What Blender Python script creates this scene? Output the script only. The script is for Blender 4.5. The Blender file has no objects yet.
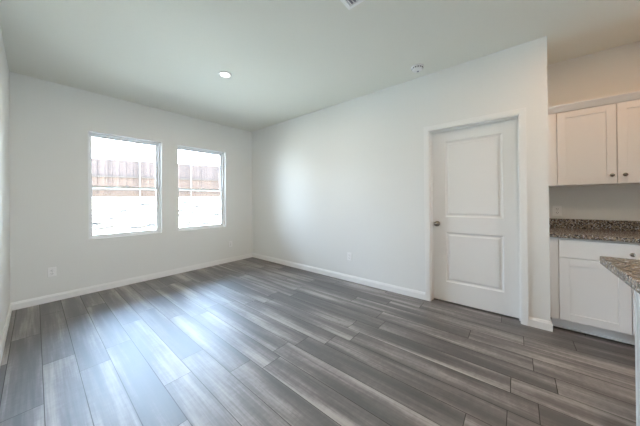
import bpy, bmesh, math, random
from mathutils import Vector, Matrix
random.seed(7)
S = bpy.context.scene
C = S.collection

# ------------------------------------------------------------------ camera
YAW, PITCH, ROLL = math.radians(50.3156), math.radians(0.2087), math.radians(0.5386)
CAM_H = 1.2306
F = Vector((math.sin(YAW)*math.cos(PITCH), math.cos(YAW)*math.cos(PITCH), math.sin(PITCH)))
R0 = Vector((math.cos(YAW), -math.sin(YAW), 0))
U0 = R0.cross(F)
R1 = R0*math.cos(ROLL) - U0*math.sin(ROLL)
U1 = R0*math.sin(ROLL) + U0*math.cos(ROLL)
cd = bpy.data.cameras.new('camera')
cd.sensor_width = 36
cd.lens = 236.574/640*36
cd.shift_y = -13.72/640
cd.clip_start = 0.02
cam = bpy.data.objects.new('camera', cd)
cam.matrix_world = Matrix(((R1.x, U1.x, -F.x, 0), (R1.y, U1.y, -F.y, 0), (R1.z, U1.z, -F.z, CAM_H), (0, 0, 0, 1)))
C.objects.link(cam)
S.camera = cam

# ------------------------------------------------------------------ world, exposure, lamps' strengths
SKY = 18.5
SUN_E = 58.0
DOWNLIGHT_W = 9.5
KITCHEN_W = 3.7
S.view_settings.view_transform = 'Standard'
S.view_settings.look = 'None'
S.view_settings.gamma = 1
S.view_settings.use_curve_mapping = False
S.view_settings.exposure = 0.55
S.cycles.max_bounces = 12
S.cycles.diffuse_bounces = 8
S.cycles.sample_clamp_indirect = 6
w = bpy.data.worlds.new('overcast_sky')
S.world = w
w.use_nodes = True
bg = w.node_tree.nodes['Background']
_t = w.node_tree
_tc = _t.nodes.new('ShaderNodeTexCoord'); _sp = _t.nodes.new('ShaderNodeSeparateXYZ'); _rp = _t.nodes.new('ShaderNodeValToRGB')
_t.links.new(_tc.outputs['Generated'], _sp.inputs[0]); _t.links.new(_sp.outputs[2], _rp.inputs[0]); _t.links.new(_rp.outputs[0], bg.inputs[0])
_e = _rp.color_ramp.elements
_e[0].position = 0.0; _e[0].color = (0.76, 0.88, 1.0, 1)
_e[1].position = 0.75; _e[1].color = (0.38, 0.62, 1.0, 1)
bg.inputs[1].default_value = SKY

sl = bpy.data.lights.new('sun', 'SUN'); sl.energy = SUN_E; sl.angle = math.radians(0.53); sl.color = (1.0, 0.93, 0.83)
so = bpy.data.objects.new('sun', sl); C.objects.link(so)
so.rotation_euler = Vector((-0.60, 0.12, -0.79)).to_track_quat('-Z', 'Y').to_euler()

# room dimensions (metres; camera stands at x=0, y=0)
H = 2.74
XR, YB, XL = 3.045, 4.461, -0.184     # door wall, window wall, left wall
YE = -0.2335                          # where the door wall ends and the kitchen begins
XK = 3.73                             # kitchen wall
YR = -5.0                             # wall behind the camera
WIN = ((0.460, 1.329), (1.5615, 2.434))
WZ0, WZ1 = 0.721, 2.203
ADDED_OPENING = (0.0, 0.80)                   # x range of the unseen rear opening added for daylight
PZ = 2.30

def portal(name, loc, rot, sx, sy):
    d = bpy.data.lights.new(name, 'AREA')
    d.shape = 'RECTANGLE'; d.size = sx; d.size_y = sy
    d.cycles.is_portal = True
    o = bpy.data.objects.new(name, d); o.location = loc; o.rotation_euler = rot
    C.objects.link(o)
for a, b in WIN:
    portal('window_daylight', ((a+b)/2, YB+0.17, (WZ0+WZ1)/2), (math.radians(-90), 0, 0), b-a, WZ1-WZ0)
portal('added_door_portal', (sum(ADDED_OPENING)/2, YR-0.17, PZ/2), (math.radians(90), 0, 0), ADDED_OPENING[1]-ADDED_OPENING[0], PZ)

# ------------------------------------------------------------------ materials
class NT:
    def __init__(s, name):
        s.m = bpy.data.materials.new(name); s.m.use_nodes = True
        s.t = s.m.node_tree; s.n = s.t.nodes
        s.p = s.n['Principled BSDF']
    def node(s, typ, **kw):
        n = s.n.new(typ)
        for k, v in kw.items(): setattr(n, k, v)
        return n
    def link(s, a, b): s.t.links.new(a, b)
    def coord(s): return s.node('ShaderNodeTexCoord').outputs['Object']
    def math(s, op, a, b=None, c=None):
        n = s.node('ShaderNodeMath', operation=op)
        for i, v in enumerate((a, b, c)):
            if v is None: continue
            if isinstance(v, (int, float)): n.inputs[i].default_value = v
            else: s.link(v, n.inputs[i])
        return n.outputs[0]
    def ramp(s, fac, stops):
        n = s.node('ShaderNodeValToRGB'); e = n.color_ramp.elements
        while len(e) < len(stops): e.new(0.5)
        for el, (p, c) in zip(e, stops): el.position = p; el.color = (*c, 1)
        s.link(fac, n.inputs[0]); return n.outputs[0]
    def noise(s, vec, scale, detail=3, rough=0.5):
        n = s.node('ShaderNodeTexNoise'); n.inputs['Scale'].default_value = scale
        n.inputs['Detail'].default_value = detail; n.inputs['Roughness'].default_value = rough
        s.link(vec, n.inputs['Vector']); return n.outputs[0]
    def bump(s, h, strength, dist=0.01):
        n = s.node('ShaderNodeBump'); n.inputs['Strength'].default_value = strength
        n.inputs['Distance'].default_value = dist
        s.link(h, n.inputs['Height']); s.link(n.outputs[0], s.p.inputs['Normal'])

def paint(name, col, rough, bump=0.0, scale=180, spec=0.4):
    t = NT(name)
    t.p.inputs['Roughness'].default_value = rough
    t.p.inputs['Specular IOR Level'].default_value = spec
    n = t.noise(t.coord(), scale, 2)
    c = t.ramp(n, [(0.3, tuple(x*0.985 for x in col)), (0.7, col)])
    t.link(c, t.p.inputs['Base Color'])
    if bump: t.bump(n, bump, 0.002)
    return t.m

def metal(name, col, rough):
    t = NT(name)
    t.p.inputs['Metallic'].default_value = 1
    n = t.noise(t.coord(), 400, 2)
    t.link(t.ramp(n, [(0.3, tuple(x*0.9 for x in col)), (0.7, col)]), t.p.inputs['Base Color'])
    t.p.inputs['Roughness'].default_value = rough
    return t.m

M = {}
M['wall'] = paint('wall_paint', (0.80, 0.805, 0.79), 0.55, 0.12, 120)
M['ceiling'] = paint('ceiling_paint', (0.80, 0.80, 0.745), 0.9, 0.25, 90)
M['trim'] = paint('white_trim_paint', (0.86, 0.86, 0.85), 0.32)
M['door'] = paint('white_door_paint', (0.82, 0.82, 0.81), 0.38)
M['cabinet'] = paint('white_cabinet_paint', (0.80, 0.80, 0.80), 0.35)
M['toe'] = paint('grey_toe_kick', (0.42, 0.42, 0.41), 0.5)
M['vinyl'] = paint('white_window_vinyl', (0.86, 0.87, 0.88), 0.35)
M['plastic'] = paint('white_plastic', (0.90, 0.90, 0.90), 0.35)
M['dark'] = paint('dark_slot', (0.05, 0.05, 0.055), 0.6)
M['duct'] = paint('grey_duct_metal', (0.28, 0.29, 0.33), 0.5)
M['nickel'] = metal('satin_nickel', (0.30, 0.28, 0.255), 0.25)
M['shadow_line'] = paint('dark_gap_shade', (0.10, 0.09, 0.085), 0.8)  # dark tone standing for shade in a gap; no object uses it

def m_glass():
    t = NT('window_glass')
    t.n.remove(t.p)
    tr = t.node('ShaderNodeBsdfTransparent'); gl = t.node('ShaderNodeBsdfGlossy')
    tr.inputs[0].default_value = (0.97, 0.985, 0.98, 1)
    gl.inputs['Roughness'].default_value = 0.0
    fr = t.node('ShaderNodeFresnel'); fr.inputs[0].default_value = 1.45
    mx = t.node('ShaderNodeMixShader')
    t.link(fr.outputs[0], mx.inputs[0]); t.link(tr.outputs[0], mx.inputs[1]); t.link(gl.outputs[0], mx.inputs[2])
    t.link(mx.outputs[0], t.n['Material Output'].inputs[0])
    return t.m
M['glass'] = m_glass()

def m_emit(name, col, s):
    t = NT(name)
    t.p.inputs['Base Color'].default_value = (0.9, 0.9, 0.9, 1)
    t.p.inputs['Emission Color'].default_value = (*col, 1)
    t.p.inputs['Emission Strength'].default_value = s
    return t.m
M['lens'] = m_emit('lit_downlight_lens', (1.0, 0.97, 0.90), 3.0)

def m_floor():
    t = NT('grey_brown_plank_floor')
    PW, PL, OFF = 0.1715, 1.22, 0.032
    sep = t.node('ShaderNodeSeparateXYZ'); t.link(t.coord(), sep.inputs[0])
    X, Y = sep.outputs[0], sep.outputs[1]
    u = t.math('DIVIDE', t.math('ADD', X, -OFF+PW*40), PW)
    row = t.math('FLOOR', u); fu = t.math('FRACT', u)
    rn = t.node('ShaderNodeTexWhiteNoise', noise_dimensions='1D'); t.link(row, rn.inputs['W'])
    v = t.math('ADD', t.math('DIVIDE', Y, PL), t.math('ADD', t.math('MULTIPLY', rn.outputs[0], 5.0), 50.0))
    idx = t.math('FLOOR', v); fv = t.math('FRACT', v)
    cmb = t.node('ShaderNodeCombineXYZ'); t.link(row, cmb.inputs[0]); t.link(idx, cmb.inputs[1])
    pn = t.node('ShaderNodeTexWhiteNoise', noise_dimensions='2D'); t.link(cmb.outputs[0], pn.inputs['Vector'])
    seed = t.math('MULTIPLY', pn.outputs[0], 37.0)
    def vec(sx, sy, zmul=1.0):
        c = t.node('ShaderNodeCombineXYZ')
        t.link(t.math('MULTIPLY', X, sx), c.inputs[0]); t.link(t.math('MULTIPLY', Y, sy), c.inputs[1])
        t.link(t.math('MULTIPLY', seed, zmul), c.inputs[2]); return c.outputs[0]
    bands = t.noise(vec(9.0, 0.75), 1.0, 2, 0.5)          # broad dark and light streaks along the plank
    grain = t.noise(vec(70.0, 2.2, 1.7), 1.0, 4, 0.65)    # fine grain
    saw = t.noise(vec(26.0, 38.0, 0.6), 1.0, 2, 0.6)      # crosswise saw marks
    knots = t.noise(vec(5.0, 3.0, 2.3), 1.0, 3, 0.6)
    k = t.math('ADD', t.math('MULTIPLY', bands, 1.45), t.math('MULTIPLY', grain, 0.62))
    k = t.math('ADD', k, t.math('MULTIPLY', saw, 0.20))
    k = t.math('ADD', k, t.math('MULTIPLY', knots, 0.18))
    k = t.math('ADD', k, t.math('MULTIPLY', pn.outputs[0], 0.15))
    k = t.math('SUBTRACT', k, 0.765)
    col = t.ramp(k, [(0.14, (0.014, 0.011, 0.010)), (0.38, (0.040, 0.032, 0.028)), (0.58, (0.112, 0.094, 0.085)), (0.88, (0.36, 0.325, 0.305))])
    # joints
    eu = t.math('MULTIPLY', t.math('MINIMUM', fu, t.math('SUBTRACT', 1.0, fu)), PW)
    ev = t.math('MULTIPLY', t.math('MINIMUM', fv, t.math('SUBTRACT', 1.0, fv)), PL)
    e = t.math('MINIMUM', eu, ev)
    mr = t.node('ShaderNodeMapRange'); mr.inputs[1].default_value = 0.0008; mr.inputs[2].default_value = 0.0028
    t.link(e, mr.inputs[0])
    mx = t.node('ShaderNodeMix', data_type='RGBA')
    t.link(mr.outputs[0], mx.inputs[0]); mx.inputs[6].default_value = (0.035, 0.03, 0.028, 1); t.link(col, mx.inputs[7])
    t.link(mx.outputs[2], t.p.inputs['Base Color'])
    rg = t.node('ShaderNodeMapRange'); rg.inputs[3].default_value = 0.52; rg.inputs[4].default_value = 0.62
    t.link(grain, rg.inputs[0]); t.link(rg.outputs[0], t.p.inputs['Roughness'])
    t.link(t.math('MULTIPLY', mr.outputs[0], 0.9), t.p.inputs['Specular IOR Level'])
    t.link(t.math('ADD', t.math('MULTIPLY', mr.outputs[0], 0.6), 0.4), t.p.inputs['Coat Weight']); t.p.inputs['Coat IOR'].default_value = 1.72; t.p.inputs['Coat Roughness'].default_value = 0.50
    h = t.math('ADD', t.math('MULTIPLY', mr.outputs[0], 1.0), t.math('MULTIPLY', grain, 0.25))
    t.bump(h, 0.25, 0.0012)
    return t.m
M['floor'] = m_floor()

def m_granite():
    t = NT('speckled_granite')
    co = t.coord()
    n1 = t.noise(co, 42, 5, 0.7)
    base = t.ramp(n1, [(0.30, (0.045, 0.034, 0.026)), (0.44, (0.19, 0.15, 0.11)), (0.58, (0.34, 0.28, 0.21)), (0.70, (0.55, 0.52, 0.47))])
    vo = t.node('ShaderNodeTexVoronoi'); vo.inputs['Scale'].default_value = 120; t.link(co, vo.inputs['Vector'])
    n2 = t.noise(co, 60, 3, 0.7)
    dk = t.ramp(t.math('ADD', t.math('MULTIPLY', vo.outputs['Color'], 0.55), t.math('MULTIPLY', n2, 0.6)), [(0.50, (1, 1, 1)), (0.55, (0, 0, 0))])
    mx = t.node('ShaderNodeMix', data_type='RGBA'); t.link(dk, mx.inputs[0]); t.link(base, mx.inputs[6]); mx.inputs[7].default_value = (0.022, 0.021, 0.023, 1)
    n3 = t.noise(co, 75, 3, 0.6)
    lt = t.ramp(n3, [(0.56, (0, 0, 0)), (0.62, (1, 1, 1))])
    mx2 = t.node('ShaderNodeMix', data_type='RGBA'); t.link(lt, mx2.inputs[0]); t.link(mx.outputs[2], mx2.inputs[6]); mx2.inputs[7].default_value = (0.52, 0.53, 0.56, 1)
    t.link(mx2.outputs[2], t.p.inputs['Base Color'])
    t.p.inputs['Roughness'].default_value = 0.16
    return t.m
M['granite'] = m_granite()

def m_ground():
    t = NT('pale_graded_dirt')
    co = t.coord()
    n = t.noise(co, 2.2, 6, 0.62); n2 = t.noise(co, 7.0, 4, 0.6)
    c = t.ramp(t.math('ADD', t.math('MULTIPLY', n, 0.6), t.math('MULTIPLY', n2, 0.4)), [(0.36, (0.36, 0.33, 0.28)), (0.44, (0.60, 0.57, 0.46)), (0.6, (0.73, 0.70, 0.57))])
    t.link(c, t.p.inputs['Base Color']); t.p.inputs['Roughness'].default_value = 0.95
    t.bump(n2, 0.8, 0.08)
    return t.m
M['ground'] = m_ground()
M['rock'] = paint('grey_dirt_clod', (0.035, 0.03, 0.026), 0.95, 0.5, 20)

def m_wood(name, a, b, board=0.14):
    t = NT(name)
    sep = t.node('ShaderNodeSeparateXYZ'); t.link(t.coord(), sep.inputs[0])
    i = t.math('FLOOR', t.math('DIVIDE', sep.outputs[0], board))
    wn = t.node('ShaderNodeTexWhiteNoise', noise_dimensions='1D'); t.link(i, wn.inputs['W'])
    c = t.node('ShaderNodeCombineXYZ')
    t.link(t.math('MULTIPLY', sep.outputs[0], 40), c.inputs[0]); t.link(t.math('MULTIPLY', sep.outputs[2], 2), c.inputs[2]); t.link(wn.outputs[0], c.inputs[1])
    g = t.noise(c.outputs[0], 1.0, 3)
    k = t.math('ADD', t.math('MULTIPLY', wn.outputs[0], 0.6), t.math('MULTIPLY', g, 0.4))
    t.link(t.ramp(k, [(0.15, a), (0.85, b)]), t.p.inputs['Base Color']); t.p.inputs['Roughness'].default_value = 0.85
    return t.m
M['picket'] = m_wood('weathered_cedar', (0.034, 0.021, 0.0165), (0.060, 0.040, 0.033))
M['low_picket'] = m_wood('rusty_cedar', (0.038, 0.021, 0.014), (0.062, 0.038, 0.026))
M['rail'] = m_wood('pale_pine_rail', (0.034, 0.024, 0.018), (0.040, 0.028, 0.021), 2.4)
M['kick'] = m_wood('orange_cedar_kickboard', (0.050, 0.027, 0.015), (0.056, 0.032, 0.018), 2.4)
M['galv'] = metal('galvanised_steel', (0.85, 0.86, 0.87), 0.5)
M['pipe_paint'] = paint('pale_post_paint', (0.12, 0.11, 0.10), 0.5)

# ------------------------------------------------------------------ mesh helpers
def add_box(bm, x0, x1, y0, y1, z0, z1):
    v = [bm.verts.new(p) for p in ((x0, y0, z0), (x1, y0, z0), (x1, y1, z0), (x0, y1, z0), (x0, y0, z1), (x1, y0, z1), (x1, y1, z1), (x0, y1, z1))]
    for f in ((0, 3, 2, 1), (4, 5, 6, 7), (0, 1, 5, 4), (1, 2, 6, 5), (2, 3, 7, 6), (3, 0, 4, 7)):
        bm.faces.new([v[i] for i in f])

def boxes(*bs):
    bm = bmesh.new()
    for b in bs: add_box(bm, *b)
    return bm

def lathe(prof, axis='Z', seg=32, loc=(0, 0, 0)):
    """prof: list of (radius, distance along axis)."""
    bm = bmesh.new(); rings = []
    for r, h in prof:
        ring = []
        for i in range(seg):
            a = 2*math.pi*i/seg
            c, s = r*math.cos(a), r*math.sin(a)
            p = {'Z': (c, s, h), 'X': (h, c, s), 'Y': (s, h, c)}[axis]
            ring.append(bm.verts.new((p[0]+loc[0], p[1]+loc[1], p[2]+loc[2])))
        rings.append(ring)
    for a, b in zip(rings, rings[1:]):
        for i in range(seg):
            j = (i+1) % seg
            bm.faces.new((a[i], a[j], b[j], b[i]))
    bm.faces.new(rings[0][::-1]); bm.faces.new(rings[-1])
    bmesh.ops.remove_doubles(bm, verts=bm.verts, dist=1e-6)
    bmesh.ops.recalc_face_normals(bm, faces=bm.faces)
    return bm

def extrude_profile(path, prof, closed=False):
    """Sweep a 2D profile (out, z) along plan points; path = [(x, y, nx, ny)] with mitre normals (nx, ny scale 'out')."""
    bm = bmesh.new(); rings = []
    for (x, y, nx, ny) in path:
        rings.append([bm.verts.new((x+nx*o, y+ny*o, z)) for o, z in prof])
    n = len(prof)
    for a, b in zip(rings, rings[1:]):
        for i in range(n):
            j = (i+1) % n
            bm.faces.new((a[i], a[j], b[j], b[i]))
    bm.faces.new(rings[0][::-1]); bm.faces.new(rings[-1])
    bmesh.ops.recalc_face_normals(bm, faces=bm.faces)
    return bm

def obj(name, bm, mat, parent=None, bevel=0.0, smooth=False, seg=2):
    me = bpy.data.meshes.new(name)
    bm.normal_update(); bm.to_mesh(me); bm.free()
    me.materials.append(M[mat])
    o = bpy.data.objects.new(name, me); C.objects.link(o)
    if smooth:
        for p in me.polygons: p.use_smooth = True
    if bevel:
        md = o.modifiers.new('bevel', 'BEVEL'); md.width = bevel; md.segments = seg; md.limit_method = 'ANGLE'
    if parent: o.parent = parent
    return o

def tag(o, label=None, cat=None, group=None, kind=None):
    if label: o['label'] = label
    if cat: o['category'] = cat
    if group: o['group'] = group
    if kind: o['kind'] = kind
    return o

def empty(name, loc=(0, 0, 0), rz=0):
    o = bpy.data.objects.new(name, None); o.empty_display_size = 0.1
    o.location = loc; o.rotation_euler = (0, 0, rz); C.objects.link(o); return o

def struct(name, bm, mat, label, cat, bevel=0.0):
    return tag(obj(name, bm, mat, None, bevel), label, cat, None, 'structure')

# ------------------------------------------------------------------ room shell
T = 0.15
struct('floor', boxes((XL-T, XK+T, YR-T, YB+T, -0.12, 0.0)), 'floor', 'grey brown wood-look plank floor across the empty room', 'floor')
struct('ceiling', boxes((XL-T, XK+T, YR-T, YB+T, H, H+0.2)), 'ceiling', 'smooth pale grey painted ceiling above the room', 'ceiling')
xs = [XL-T, WIN[0][0], WIN[0][1], WIN[1][0], WIN[1][1], XK+T]
struct('wall_back', boxes((xs[0], xs[1], YB, YB+T, 0, H), (xs[2], xs[3], YB, YB+T, 0, H), (xs[4], xs[5], YB, YB+T, 0, H),
                          *[(a, b, YB, YB+T, z0, z1) for a, b in WIN for z0, z1 in ((0, WZ0), (WZ1, H))]),
       'wall', 'pale painted wall holding the two windows', 'wall')
struct('wall_left', boxes((XL-T, XL, YR, YB, 0, H)),
       'wall', 'narrow sliver of pale wall along the left edge', 'wall')
DY0, DY1, DZ = -0.021, 0.803, 2.048     # door opening
WT = 0.125
struct('wall_right', boxes((XR, XR+WT, DY1+0.02, YB, 0, H), (XR, XR+WT, YE, DY0-0.02, 0, H), (XR, XR+WT, DY0-0.02, DY1+0.02, DZ+0.02, H),
                           (XR+WT, XK, YE, YE+WT, 0, H)),
       'wall', 'long pale wall with the white panel door in it', 'wall')
struct('wall_kitchen', boxes((XK, XK+T, YR, YB, 0, H)), 'wall', 'beige kitchen wall behind and above the cabinets', 'wall')
struct('wall_rear', boxes((XL-T, ADDED_OPENING[0], YR-T, YR, 0, H), (ADDED_OPENING[1], XK+T, YR-T, YR, 0, H), (ADDED_OPENING[0], ADDED_OPENING[1], YR-T, YR, PZ, H)), 'wall', 'plain wall behind the camera', 'wall')

struct('wall_light_blocker', boxes((2.80, XK, -1.33, -1.21, 0, H)), 'wall', 'unseen wall added to keep rear daylight off the kitchen cabinets', 'wall')  # added out of view, blocks rear door light from the kitchen
# baseboards (profile: out from wall, height)
BP = [(0.0, 0.0), (0.013, 0.0), (0.013, 0.066), (0.010, 0.072), (0.008, 0.082), (0.005, 0.088), (0.0, 0.088)]
struct('baseboard_back', extrude_profile([(XL, YB, 0, -1), (XR-0.013, YB, 0, -1)], BP), 'trim', 'white baseboard below the two windows', 'baseboard')
struct('baseboard_left', extrude_profile([(XL, YB-0.013, 1, 0), (XL, YR, 1, 0)], BP), 'trim', 'white baseboard along the left edge wall', 'baseboard')
CW = 0.060                              # casing width
struct('baseboard_right', extrude_profile([(XR, YB, -1, 0), (XR, DY1+CW, -1, 0)], BP), 'trim', 'white baseboard between the room corner and the door casing', 'baseboard')
struct('baseboard_kitchen', extrude_profile([(XR, DY0-CW, -1, 0), (XR, YE, -1, -1), (3.15, YE, 0, -1)], BP), 'trim', 'short white baseboard wrapping the wall end beside the base cabinet', 'baseboard')

# ------------------------------------------------------------------ windows
def window(n, x0, x1, which):
    r = empty('window_%d' % n, ((x0+x1)/2, YB, WZ0))
    tag(r, which, 'window', None, 'structure')
    ox, oz = -(x0+x1)/2, -WZ0
    def bx(a, b, c, d, e, f): return (a+ox, b+ox, c-YB, d-YB, e+oz, f+oz)
    def ring(x0, x1, z0, z1, wd, y0, y1):
        return [bx(x0, x0+wd, y0, y1, z0, z1), bx(x1-wd, x1, y0, y1, z0, z1), bx(x0+wd, x1-wd, y0, y1, z0, z0+wd), bx(x0+wd, x1-wd, y0, y1, z1-wd, z1)]
    obj('jamb_liner', boxes(*ring(x0, x1, WZ0, WZ1, 0.003, YB-0.002, YB+0.066)), 'trim', r)
    obj('window_frame', boxes(*ring(x0, x1, WZ0, WZ1, 0.026, YB+0.066, YB+0.15)), 'vinyl', r, 0.002)
    zm = 1.447
    a0, a1 = x0+0.026, x1-0.026
    lo = obj('lower_sash', boxes(*ring(a0, a1, WZ0+0.026, zm+0.018, 0.026, YB+0.090, YB+0.115)), 'vinyl', r, 0.002)
    obj('pane', boxes(bx(a0+0.02, a1-0.02, YB+0.101, YB+0.105, WZ0+0.046, zm-0.006)), 'glass', lo)
    up = obj('upper_sash', boxes(*ring(a0, a1, zm-0.018, WZ1-0.026, 0.026, YB+0.118, YB+0.143)), 'vinyl', r, 0.002)
    obj('pane', boxes(bx(a0+0.02, a1-0.02, YB+0.129, YB+0.133, zm+0.004, WZ1-0.046)), 'glass', up)
    xm = (x0+x1)/2
    obj('sash_lock', boxes(bx(xm-0.03, xm+0.03, YB+0.094, YB+0.112, zm+0.018, zm+0.026), bx(xm-0.006, xm+0.022, YB+0.086, YB+0.1, zm+0.026, zm+0.034)), 'vinyl', r, 0.002)
window(1, *WIN[0], 'larger left window of the pair with a white two-sash frame')
window(2, *WIN[1], 'right window of the pair nearer the room corner with a white two-sash frame')

# glazed rear door, out of view, added to let more daylight in
r = tag(empty('added_rear_door', (sum(ADDED_OPENING)/2, YR, 0), math.radians(90)), 'white framed glass door added behind the camera for daylight', 'door', None, 'structure')
hw = (ADDED_OPENING[1]-ADDED_OPENING[0])/2
def ringy(y0, y1, z0, z1, wd, x0, x1):
    return [(x0, x1, y0, y0+wd, z0, z1), (x0, x1, y1-wd, y1, z0, z1), (x0, x1, y0+wd, y1-wd, z0, z0+wd), (x0, x1, y0+wd, y1-wd, z1-wd, z1)]
obj('door_frame', boxes(*ringy(-hw, hw, 0.0, PZ, 0.03, -T, 0.0)), 'vinyl', r, 0.002)
for k in range(1):
    a = -hw+0.04+k*(2*hw-0.08); b = a+(2*hw-0.08)
    s = obj('glazed_panel', boxes(*ringy(a, b, 0.04, PZ-0.04, 0.06, -0.10, -0.06)), 'vinyl', r, 0.002)
    obj('pane', boxes((-0.083, -0.078, a+0.055, b-0.055, 0.095, PZ-0.095)), 'glass', s)

# ------------------------------------------------------------------ interior door
d = tag(empty('door_1', (XR, (DY0+DY1)/2, 0)), 'closed white two-panel interior door with a nickel knob', 'door', None, 'structure')
oy = -(DY0+DY1)/2
def by(x0, x1, y0, y1, z0, z1): return (x0-XR, x1-XR, y0+oy, y1+oy, z0, z1)
# jamb
obj('door_jamb', boxes(by(XR, XR+WT, DY0-0.02, DY0, 0, DZ+0.02), by(XR, XR+WT, DY1, DY1+0.02, 0, DZ+0.02), by(XR, XR+WT, DY0, DY1, DZ, DZ+0.02),
                       by(XR+0.060, XR+0.084, DY0, DY0+0.010, 0, DZ), by(XR+0.060, XR+0.084, DY1-0.010, DY1, 0, DZ), by(XR+0.060, XR+0.084, DY0+0.010, DY1-0.010, DZ-0.010, DZ)), 'trim', d, 0.001)
# casing: mitred sweep around the opening, stepped profile
def casing():
    prof = [(0.005, 0.0), (0.005, 0.009), (0.014, 0.012), (0.040, 0.014), (0.052, 0.016), (CW, 0.016), (CW, 0.0)]   # (out from opening, thickness)
    bm = bmesh.new(); rings = []
    for y, z, ny, nz in ((DY0, 0, -1, 0), (DY0, DZ, -1, 1), (DY1, DZ, 1, 1), (DY1, 0, 1, 0)):
        rings.append([bm.verts.new((-t, y+oy+ny*o, z+nz*o)) for o, t in prof])
    n = len(prof)
    for a, b in zip(rings, rings[1:]):
        for i in range(n):
            bm.faces.new((a[i], a[(i+1) % n], b[(i+1) % n], b[i]))
    bm.faces.new(rings[0][::-1]); bm.faces.new(rings[-1])
    bmesh.ops.recalc_face_normals(bm, faces=bm.faces)
    return bm
obj('casing', casing(), 'trim', d)
# slab: grid with two moulded raised panels
def slab():
    X0, X1 = XR+0.088-XR, XR+0.123-XR
    y0, y1 = DY0+0.003+oy, DY1-0.003+oy
    z0, z1 = 0.012, DZ-0.003
    bm = bmesh.new()
    panels = [(0.106+oy, 0.652+oy, 1.020, 1.916), (0.116+oy-0.01, 0.668+oy-0.016, 0.246, 0.836)]
    ys = sorted({y0, y1, panels[0][0], panels[0][1]}); zs = sorted({z0, z1, panels[0][2], panels[0][3], panels[1][2], panels[1][3]})
    def face(x, a, b, c, e): bm.faces.new([bm.verts.new(p) for p in ((x, a, c), (x, a, e), (x, b, e), (x, b, c))])
    pa, pb = panels[0][0], panels[0][1]
    for i in range(len(ys)-1):
        for j in range(len(zs)-1):
            if i == 1 and j in (1, 3): continue
            face(X0, ys[i], ys[i+1], zs[j], zs[j+1])
    for (_, _, c, e) in panels:
        steps = [(0.0, 0.0), (0.005, 0.007), (0.016, 0.012), (0.026, 0.012), (0.042, 0.004)]
        prev = None
        for ins, dep in steps:
            x = X0+dep
            ring = [bm.verts.new(p) for p in ((x, pa+ins, c+ins), (x, pa+ins, e-ins), (x, pb-ins, e-ins), (x, pb-ins, c+ins))]
            if prev:
                for k in range(4): bm.faces.new((prev[k], prev[(k+1) % 4], ring[(k+1) % 4], ring[k]))
            prev = ring
        bm.faces.new(prev)
    # edges and back
    face(X1, y0, y1, z0, z1)
    for a, b in ((y0, y0), (y1, y1)):
        bm.faces.new([bm.verts.new(p) for p in ((X0, a, z0), (X1, a, z0), (X1, a, z1), (X0, a, z1))])
    for z in (z0, z1):
        bm.faces.new([bm.verts.new(p) for p in ((X0, y0, z), (X1, y0, z), (X1, y1, z), (X0, y1, z))])
    bmesh.ops.remove_doubles(bm, verts=bm.verts, dist=1e-5)
    bmesh.ops.recalc_face_normals(bm, faces=bm.faces)
    return bm
obj('door_slab', slab(), 'door', d)
ky, kz = 0.744+oy, 0.932
kn = obj('door_knob', lathe([(0.012, 0.086), (0.0115, 0.066), (0.013, 0.058), (0.020, 0.052), (0.0265, 0.043), (0.0275, 0.034), (0.024, 0.026), (0.014, 0.021), (0.004, 0.019)], 'X', 28, (0, ky, kz)), 'nickel', d, smooth=True)
tag(kn, 'round satin nickel knob')
obj('rose', lathe([(0.032, 0.088), (0.032, 0.084), (0.028, 0.079), (0.013, 0.077)], 'X', 28, (0, ky, kz)), 'nickel', kn, smooth=True)
obj('latch_plate', boxes((0.0875, 0.1, DY1-0.0035+oy, DY1-0.0015+oy, kz-0.03, kz+0.03)), 'nickel', d)

# ------------------------------------------------------------------ ceiling things
def downlight(x, y, label, watts, warm):
    o = tag(empty('recessed_downlight', (x, y, H)), label, 'ceiling light', 'recessed ceiling lights')
    bm = lathe([(0.052, -0.003), (0.056, -0.007), (0.072, -0.006), (0.076, -0.001), (0.076, 0.0)], 'Z', 40)
    obj('trim_ring', bm, 'plastic', o, smooth=True)
    obj('lens', lathe([(0.001, -0.0085), (0.040, -0.0085), (0.053, -0.0072), (0.053, -0.0035)], 'Z', 40), 'lens', o, smooth=True)
    l = bpy.data.lights.new('downlight_glow', 'AREA'); l.shape = 'DISK'; l.size = 0.10; l.energy = watts; l.color = warm
    lo = bpy.data.objects.new('downlight_glow', l); lo.location = (0, 0, -0.0095); lo.parent = o; C.objects.link(lo)
    return o
downlight(1.452, 2.655, 'round lit recessed light in the ceiling in front of the windows', DOWNLIGHT_W, (1.0, 0.75, 0.52))
ROOM = (1.0, 0.75, 0.52)  # colour of two unseen downlights added to lift the room's brightness
downlight(1.452, -0.35, 'unseen recessed light added just behind the camera to brighten the room', DOWNLIGHT_W, ROOM)
downlight(1.452, -3.1, 'unseen recessed light added far behind the camera to brighten the room', DOWNLIGHT_W, ROOM)
WARM = (1.0, 0.44, 0.12)  # colour of the unseen kitchen downlight added to warm that end
downlight(2.62, -0.85, 'unseen recessed light added above the kitchen aisle for warm light', KITCHEN_W, WARM)

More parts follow.
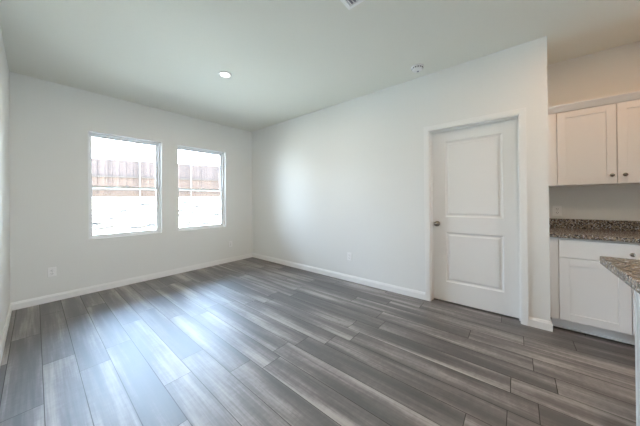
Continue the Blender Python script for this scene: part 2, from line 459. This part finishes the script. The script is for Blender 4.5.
o = tag(empty('smoke_detector', (2.792, 0.855, H)), 'small round white smoke detector on the ceiling above the door', 'smoke detector')
obj('mounting_base', lathe([(0.066, 0.0), (0.066, -0.010), (0.063, -0.013)], 'Z', 40), 'plastic', o, smooth=True)
obj('body', lathe([(0.060, -0.013), (0.058, -0.030), (0.050, -0.038), (0.030, -0.042), (0.001, -0.043)], 'Z', 40), 'plastic', o, smooth=True)
bm = bmesh.new()
for i in range(14):
    a = 2*math.pi*i/14
    b2 = boxes((0.054, 0.061, -0.007, 0.007, -0.027, -0.018))
    bmesh.ops.rotate(b2, verts=b2.verts, cent=(0, 0, 0), matrix=Matrix.Rotation(a, 3, 'Z'))
    me = bpy.data.meshes.new('tmp'); b2.to_mesh(me); b2.free(); bm.from_mesh(me); bpy.data.meshes.remove(me)
obj('sensing_slots', bm, 'dark', o)
obj('test_button', lathe([(0.012, -0.042), (0.012, -0.046), (0.009, -0.048)], 'Z', 24, (0.018, 0, 0)), 'duct', o, smooth=True)

# air register: square frame with louvres; its far corner shows at the top of the photo
vx, vy, vs = 1.597, 1.008, 0.30
o = tag(empty('ceiling_air_vent', (vx-vs/2, vy-vs/2, H)), 'square white air vent in the ceiling cut by the top of the photo', 'air vent')
hv = vs/2
bm = bmesh.new(); prev = None
for rr, z in ((hv, 0.0), (hv, -0.004), (hv-0.03, -0.012), (hv-0.034, -0.004), (hv-0.034, 0.0)):
    ring = [bm.verts.new((sx*rr, sy*rr, z)) for sx, sy in ((-1, -1), (1, -1), (1, 1), (-1, 1))]
    if prev:
        for k in range(4): bm.faces.new((prev[k], prev[(k+1) % 4], ring[(k+1) % 4], ring[k]))
    prev = ring
bmesh.ops.recalc_face_normals(bm, faces=bm.faces)
obj('vent_frame', bm, 'plastic', o)
obj('duct_backing', boxes((-hv+0.034, hv-0.034, -hv+0.034, hv-0.034, -0.002, -0.0005)), 'duct', o)
for k in range(9):
    y = -hv+0.046+k*(vs-0.092)/8
    b2 = boxes((-hv+0.034, hv-0.034, -0.009, 0.009, -0.0006, 0.0006))
    bmesh.ops.rotate(b2, verts=b2.verts, cent=(0, 0, 0), matrix=Matrix.Rotation(math.radians(35), 3, 'X'))
    bmesh.ops.translate(b2, verts=b2.verts, vec=(0, y, -0.0085))
    obj('louvre', b2, 'plastic', o)

# ------------------------------------------------------------------ wall outlets
def outlet(loc, rz, label):
    """Built facing local -Y."""
    o = tag(empty('wall_outlet', loc, rz), label, 'outlet', 'wall outlets')
    obj('cover_plate', boxes((-0.036, 0.036, -0.006, 0.0, -0.058, 0.058)), 'plastic', o, 0.003)
    for s in (-1, 1):
        f = obj('receptacle', boxes((-0.017, 0.017, -0.0085, -0.005, s*0.021-0.014, s*0.021+0.014)), 'plastic', o, 0.003)
        obj('slots', boxes((-0.009, -0.006, -0.0091, -0.0080, s*0.021-0.002, s*0.021+0.008), (0.006, 0.009, -0.0091, -0.0080, s*0.021-0.002, s*0.021+0.008),
                           (-0.002, 0.002, -0.0091, -0.0080, s*0.021-0.010, s*0.021-0.006)), 'dark', f)
    obj('screw', lathe([(0.003, -0.0072), (0.003, -0.0055)], 'Y', 12), 'nickel', o)
outlet((0.133, YB, 0.367), 0, 'white wall outlet low on the wall left of both windows')
outlet((2.526, YB, 0.360), 0, 'white wall outlet low under the right edge of the right window')
outlet((XR, 1.956, 0.371), math.radians(-90), 'white wall outlet low on the long wall left of the door')
outlet((XK, -0.350, 1.085), math.radians(-90), 'small white outlet above the granite backsplash under the wall cabinet')

# ------------------------------------------------------------------ kitchen cabinets
def shaker(xf, y0, y1, z0, z1, fw=0.066, th=0.019, rec=0.008):
    """Recessed-panel door facing -X with its face at xf."""
    return boxes((xf, xf+th, y0, y0+fw, z0, z1), (xf, xf+th, y1-fw, y1, z0, z1), (xf, xf+th, y0+fw, y1-fw, z0, z0+fw), (xf, xf+th, y0+fw, y1-fw, z1-fw, z1),
                 (xf+rec, xf+th, y0+fw, y1-fw, z0+fw, z1-fw))
def knob(parent, x, y, z, d=-1):
    k = lathe([(0.006, 0.0), (0.0055, d*0.012), (0.008, d*0.016), (0.0150, d*0.020), (0.0155, d*0.024), (0.011, d*0.028), (0.001, d*0.030)], 'X', 20, (x, y, z))
    return tag(obj('knob', k, 'nickel', parent, smooth=True), 'satin nickel knob')

# base cabinet
FX = 3.076
b = tag(empty('base_cabinet', (0, 0, 0)), 'white shaker base cabinet under the granite worktop beside the wall end', 'cabinet')
BY0, BY1 = -1.150, YE-0.004
obj('carcass', boxes((FX+0.020, XK-0.002, BY0, BY1, 0.112, 0.868)), 'cabinet', b, 0.001)
obj('toe_kick', boxes((3.158, 3.175, BY0, BY1-0.012, 0.012, 0.112)), 'cabinet', b)
obj('shoe_moulding', boxes((3.146, 3.158, BY0, BY1-0.012, 0.012, 0.028)), 'cabinet', b, 0.004)
obj('filler_strip', boxes((FX+0.006, FX+0.020, -0.293, BY1, 0.112, 0.868)), 'cabinet', b, 0.001)
obj('plinth', boxes((3.18, 3.70, BY0+0.02, BY1-0.02, 0.0, 0.112)), 'toe', b)
dr = obj('drawer', boxes((FX, FX+0.019, -1.128, -0.297, 0.692, 0.852)), 'cabinet', b, 0.0025)
knob(dr, FX, -0.7125, 0.768)
for y0, y1, ky in ((-0.7095, -0.297, -0.674), (-1.128, -0.7145, -0.75)):
    dd = obj('door', shaker(FX, y0, y1, 0.118, 0.685), 'cabinet', b, 0.0015)
    knob(dd, FX, ky, 0.645)
# worktop
g = tag(empty('granite_worktop', (0, 0, 0)), 'speckled brown granite worktop along the kitchen wall', 'worktop')
obj('slab', boxes((3.052, XK-0.002, BY0, BY1, 0.868, 0.905)), 'granite', g, 0.004)
obj('backsplash', boxes((XK-0.022, XK-0.002, BY0, BY1-0.001, 0.9055, 1.0)), 'granite', g, 0.002)

# wall cabinet
WX = 3.386
c = tag(empty('wall_cabinet', (0, 0, 0)), 'white two-door shaker wall cabinet hung above the worktop', 'cabinet')
WY0, WY1 = -1.13, YE-0.004
obj('carcass', boxes((WX+0.020, XK-0.002, WY0, WY1, 1.357, 2.112)), 'cabinet', c, 0.001)
obj('filler_strip', boxes((WX+0.005, WX+0.020, -0.319, WY1, 1.357, 2.112)), 'cabinet', c, 0.001)
for y0, y1, ky in ((-0.7065, -0.324, -0.676), (-1.093, -0.7125, -0.752)):
    dd = obj('door', shaker(WX, y0, y1, 1.359, 2.085, 0.058), 'cabinet', c, 0.0015)
    knob(dd, WX, ky, 1.434)
cp = [(0.0, 2.094), (0.006, 2.094), (0.012, 2.102), (0.034, 2.132), (0.044, 2.142), (0.048, 2.150), (0.048, 2.160), (0.0, 2.160)]
obj('crown_moulding', extrude_profile([(WX+0.003, WY0, -1, 0), (WX+0.003, WY1, -1, 0)], cp), 'cabinet', c)

# island
i_ = tag(empty('kitchen_island', (0, 0, 0)), 'white kitchen island base at the right edge of the photo', 'island')
IX0, IX1, IY0, IY1 = 1.32, 1.925, -2.45, -0.452
obj('carcass', boxes((IX0+0.02, IX1-0.001, IY0, IY1-0.02, 0.10, 0.870)), 'cabinet', i_)
obj('plinth', boxes((IX0+0.02, IX1-0.075, IY0+0.02, IY1-0.022, 0.0, 0.10)), 'cabinet', i_)
obj('end_panel', boxes((IX0, IX1-0.030, IY1-0.019, IY1-0.003, 0.0, 0.870)), 'cabinet', i_)
obj('corner_post', boxes((IX1-0.030, IX1, IY1-0.03, IY1, 0.0, 0.870)), 'cabinet', i_, 0.002)
obj('back_panel', boxes((IX0, IX0+0.019, IY0, IY1-0.0195, 0.0, 0.870)), 'cabinet', i_)
for k in range(3):
    y1 = IY1-0.045-k*0.65; y0 = y1-0.63
    bm = shaker(0, y0, y1, 0.118, 0.86)
    bmesh.ops.scale(bm, vec=(-1, 1, 1), verts=bm.verts); bmesh.ops.translate(bm, vec=(IX1+0.019, 0, 0), verts=bm.verts)
    bmesh.ops.reverse_faces(bm, faces=bm.faces)
    dd = obj('door', bm, 'cabinet', i_, 0.0015); knob(dd, IX1+0.019, y0+0.035, 0.80, 1)
t_ = tag(obj('island_worktop', boxes((1.02, 1.969, -2.5, -0.347, 0.870, 0.912)), 'granite', None, 0.004), 'granite island worktop whose pointed corner juts in at right', 'worktop')

# ------------------------------------------------------------------ outdoors
PF = Vector((1.76, 15.73, 1.47)); fdir = Vector((0.949, -0.315, 0)); fang = math.atan2(fdir.y, fdir.x)
from mathutils import noise as mn
def fence_y(x): return PF.y + (x-PF.x)*fdir.y/fdir.x
def ground_z(x, y):
    yf = fence_y(x)
    t = (y-(YB+1.6))/max(yf-0.3-(YB+1.6), 0.5)
    t = min(max(t, 0), 1)
    z = -0.25+1.72*(t*t*(3-2*t)*0.35+t*0.65)
    if y < yf-0.4 or y > yf+0.6: z += 0.10*mn.noise(Vector((x*0.9, y*0.9, 0)))*min(1, t*5) + 0.05*mn.noise(Vector((x*3.1, y*3.1, 3)))
    return z
bm = bmesh.new(); NX, NY = 110, 80
gx0, gx1, gy0, gy1 = -9.0, 22.0, YB+T+0.01, 22.0
vs_ = [[bm.verts.new((gx0+(gx1-gx0)*i/NX, gy0+(gy1-gy0)*j/NY, ground_z(gx0+(gx1-gx0)*i/NX, gy0+(gy1-gy0)*j/NY))) for i in range(NX+1)] for j in range(NY+1)]
for j in range(NY):
    for i in range(NX): bm.faces.new((vs_[j][i], vs_[j][i+1], vs_[j+1][i+1], vs_[j+1][i]))
gr = tag(obj('ground', bm, 'ground', None, smooth=True), 'bright bare dirt bank rising to the fence outside', 'ground', None, 'structure')
bm = boxes((-8.0, 12.0, YR-12.0, YR-T-0.01, -0.35, -0.2))
tag(obj('rear_ground', bm, 'ground'), 'bare dirt yard outside the added rear door', 'ground', None, 'structure')
# clods
bm = bmesh.new()
for k in range(240):
    x = random.uniform(0.3, 7.5); y = random.uniform(7.5, 13.0)
    if y > fence_y(x)-0.6: continue
    s = random.choice((0.03, 0.045, 0.06, 0.075, 0.10))
    res = bmesh.ops.create_icosphere(bm, subdivisions=2, radius=s)
    for v in res['verts']:
        n = mn.noise(v.co*18+Vector((k, 0, 0)))
        v.co = v.co*(1+0.5*n); v.co.x *= 2.2; v.co.z *= 0.6
        v.co += Vector((x, y, ground_z(x, y)+s*0.25))
tag(obj('dirt_clods', bm, 'rock'), 'small dark dirt clods scattered over the bright bank', 'dirt clods', None, 'stuff')

# fence
f = tag(empty('wooden_fence', PF, fang), 'weathered brown board fence on top of the dirt bank', 'fence')
t0, sp = 1.853, 2.35
for k in range(-4, 6):
    a = t0+k*sp
    n = 17; bw = sp/n
    for mat, za, zb in (('picket', 1.03, 1.90), ('low_picket', 0.14, 1.03)):
        bm = bmesh.new()
        for q in range(n):
            add_box(bm, a+q*bw-0.004*(q % 2), a+(q+1)*bw+0.004*(q % 2), 0.017*(q % 2), 0.016+0.017*(q % 2), za, zb+(random.uniform(-0.008, 0.008) if zb > 1.5 else 0))
        obj('board_panel', bm, mat, f)
    obj('rail', boxes((a+0.005, a+sp-0.005, -0.040, -0.001, 0.99, 1.08)), 'rail', f)
    obj('rail', boxes((a+0.005, a+sp-0.005, -0.040, -0.001, 0.33, 0.42)), 'rail', f)
    obj('kickboard', boxes((a+0.005, a+sp-0.005, -0.020, -0.001, -0.02, 0.19)), 'kick', f)
    obj('post', lathe([(0.030, -0.15), (0.030, 1.88), (0.027, 1.91), (0.008, 1.93)], 'Z', 16, (a, -0.09, 0)), 'pipe_paint', f, smooth=True)
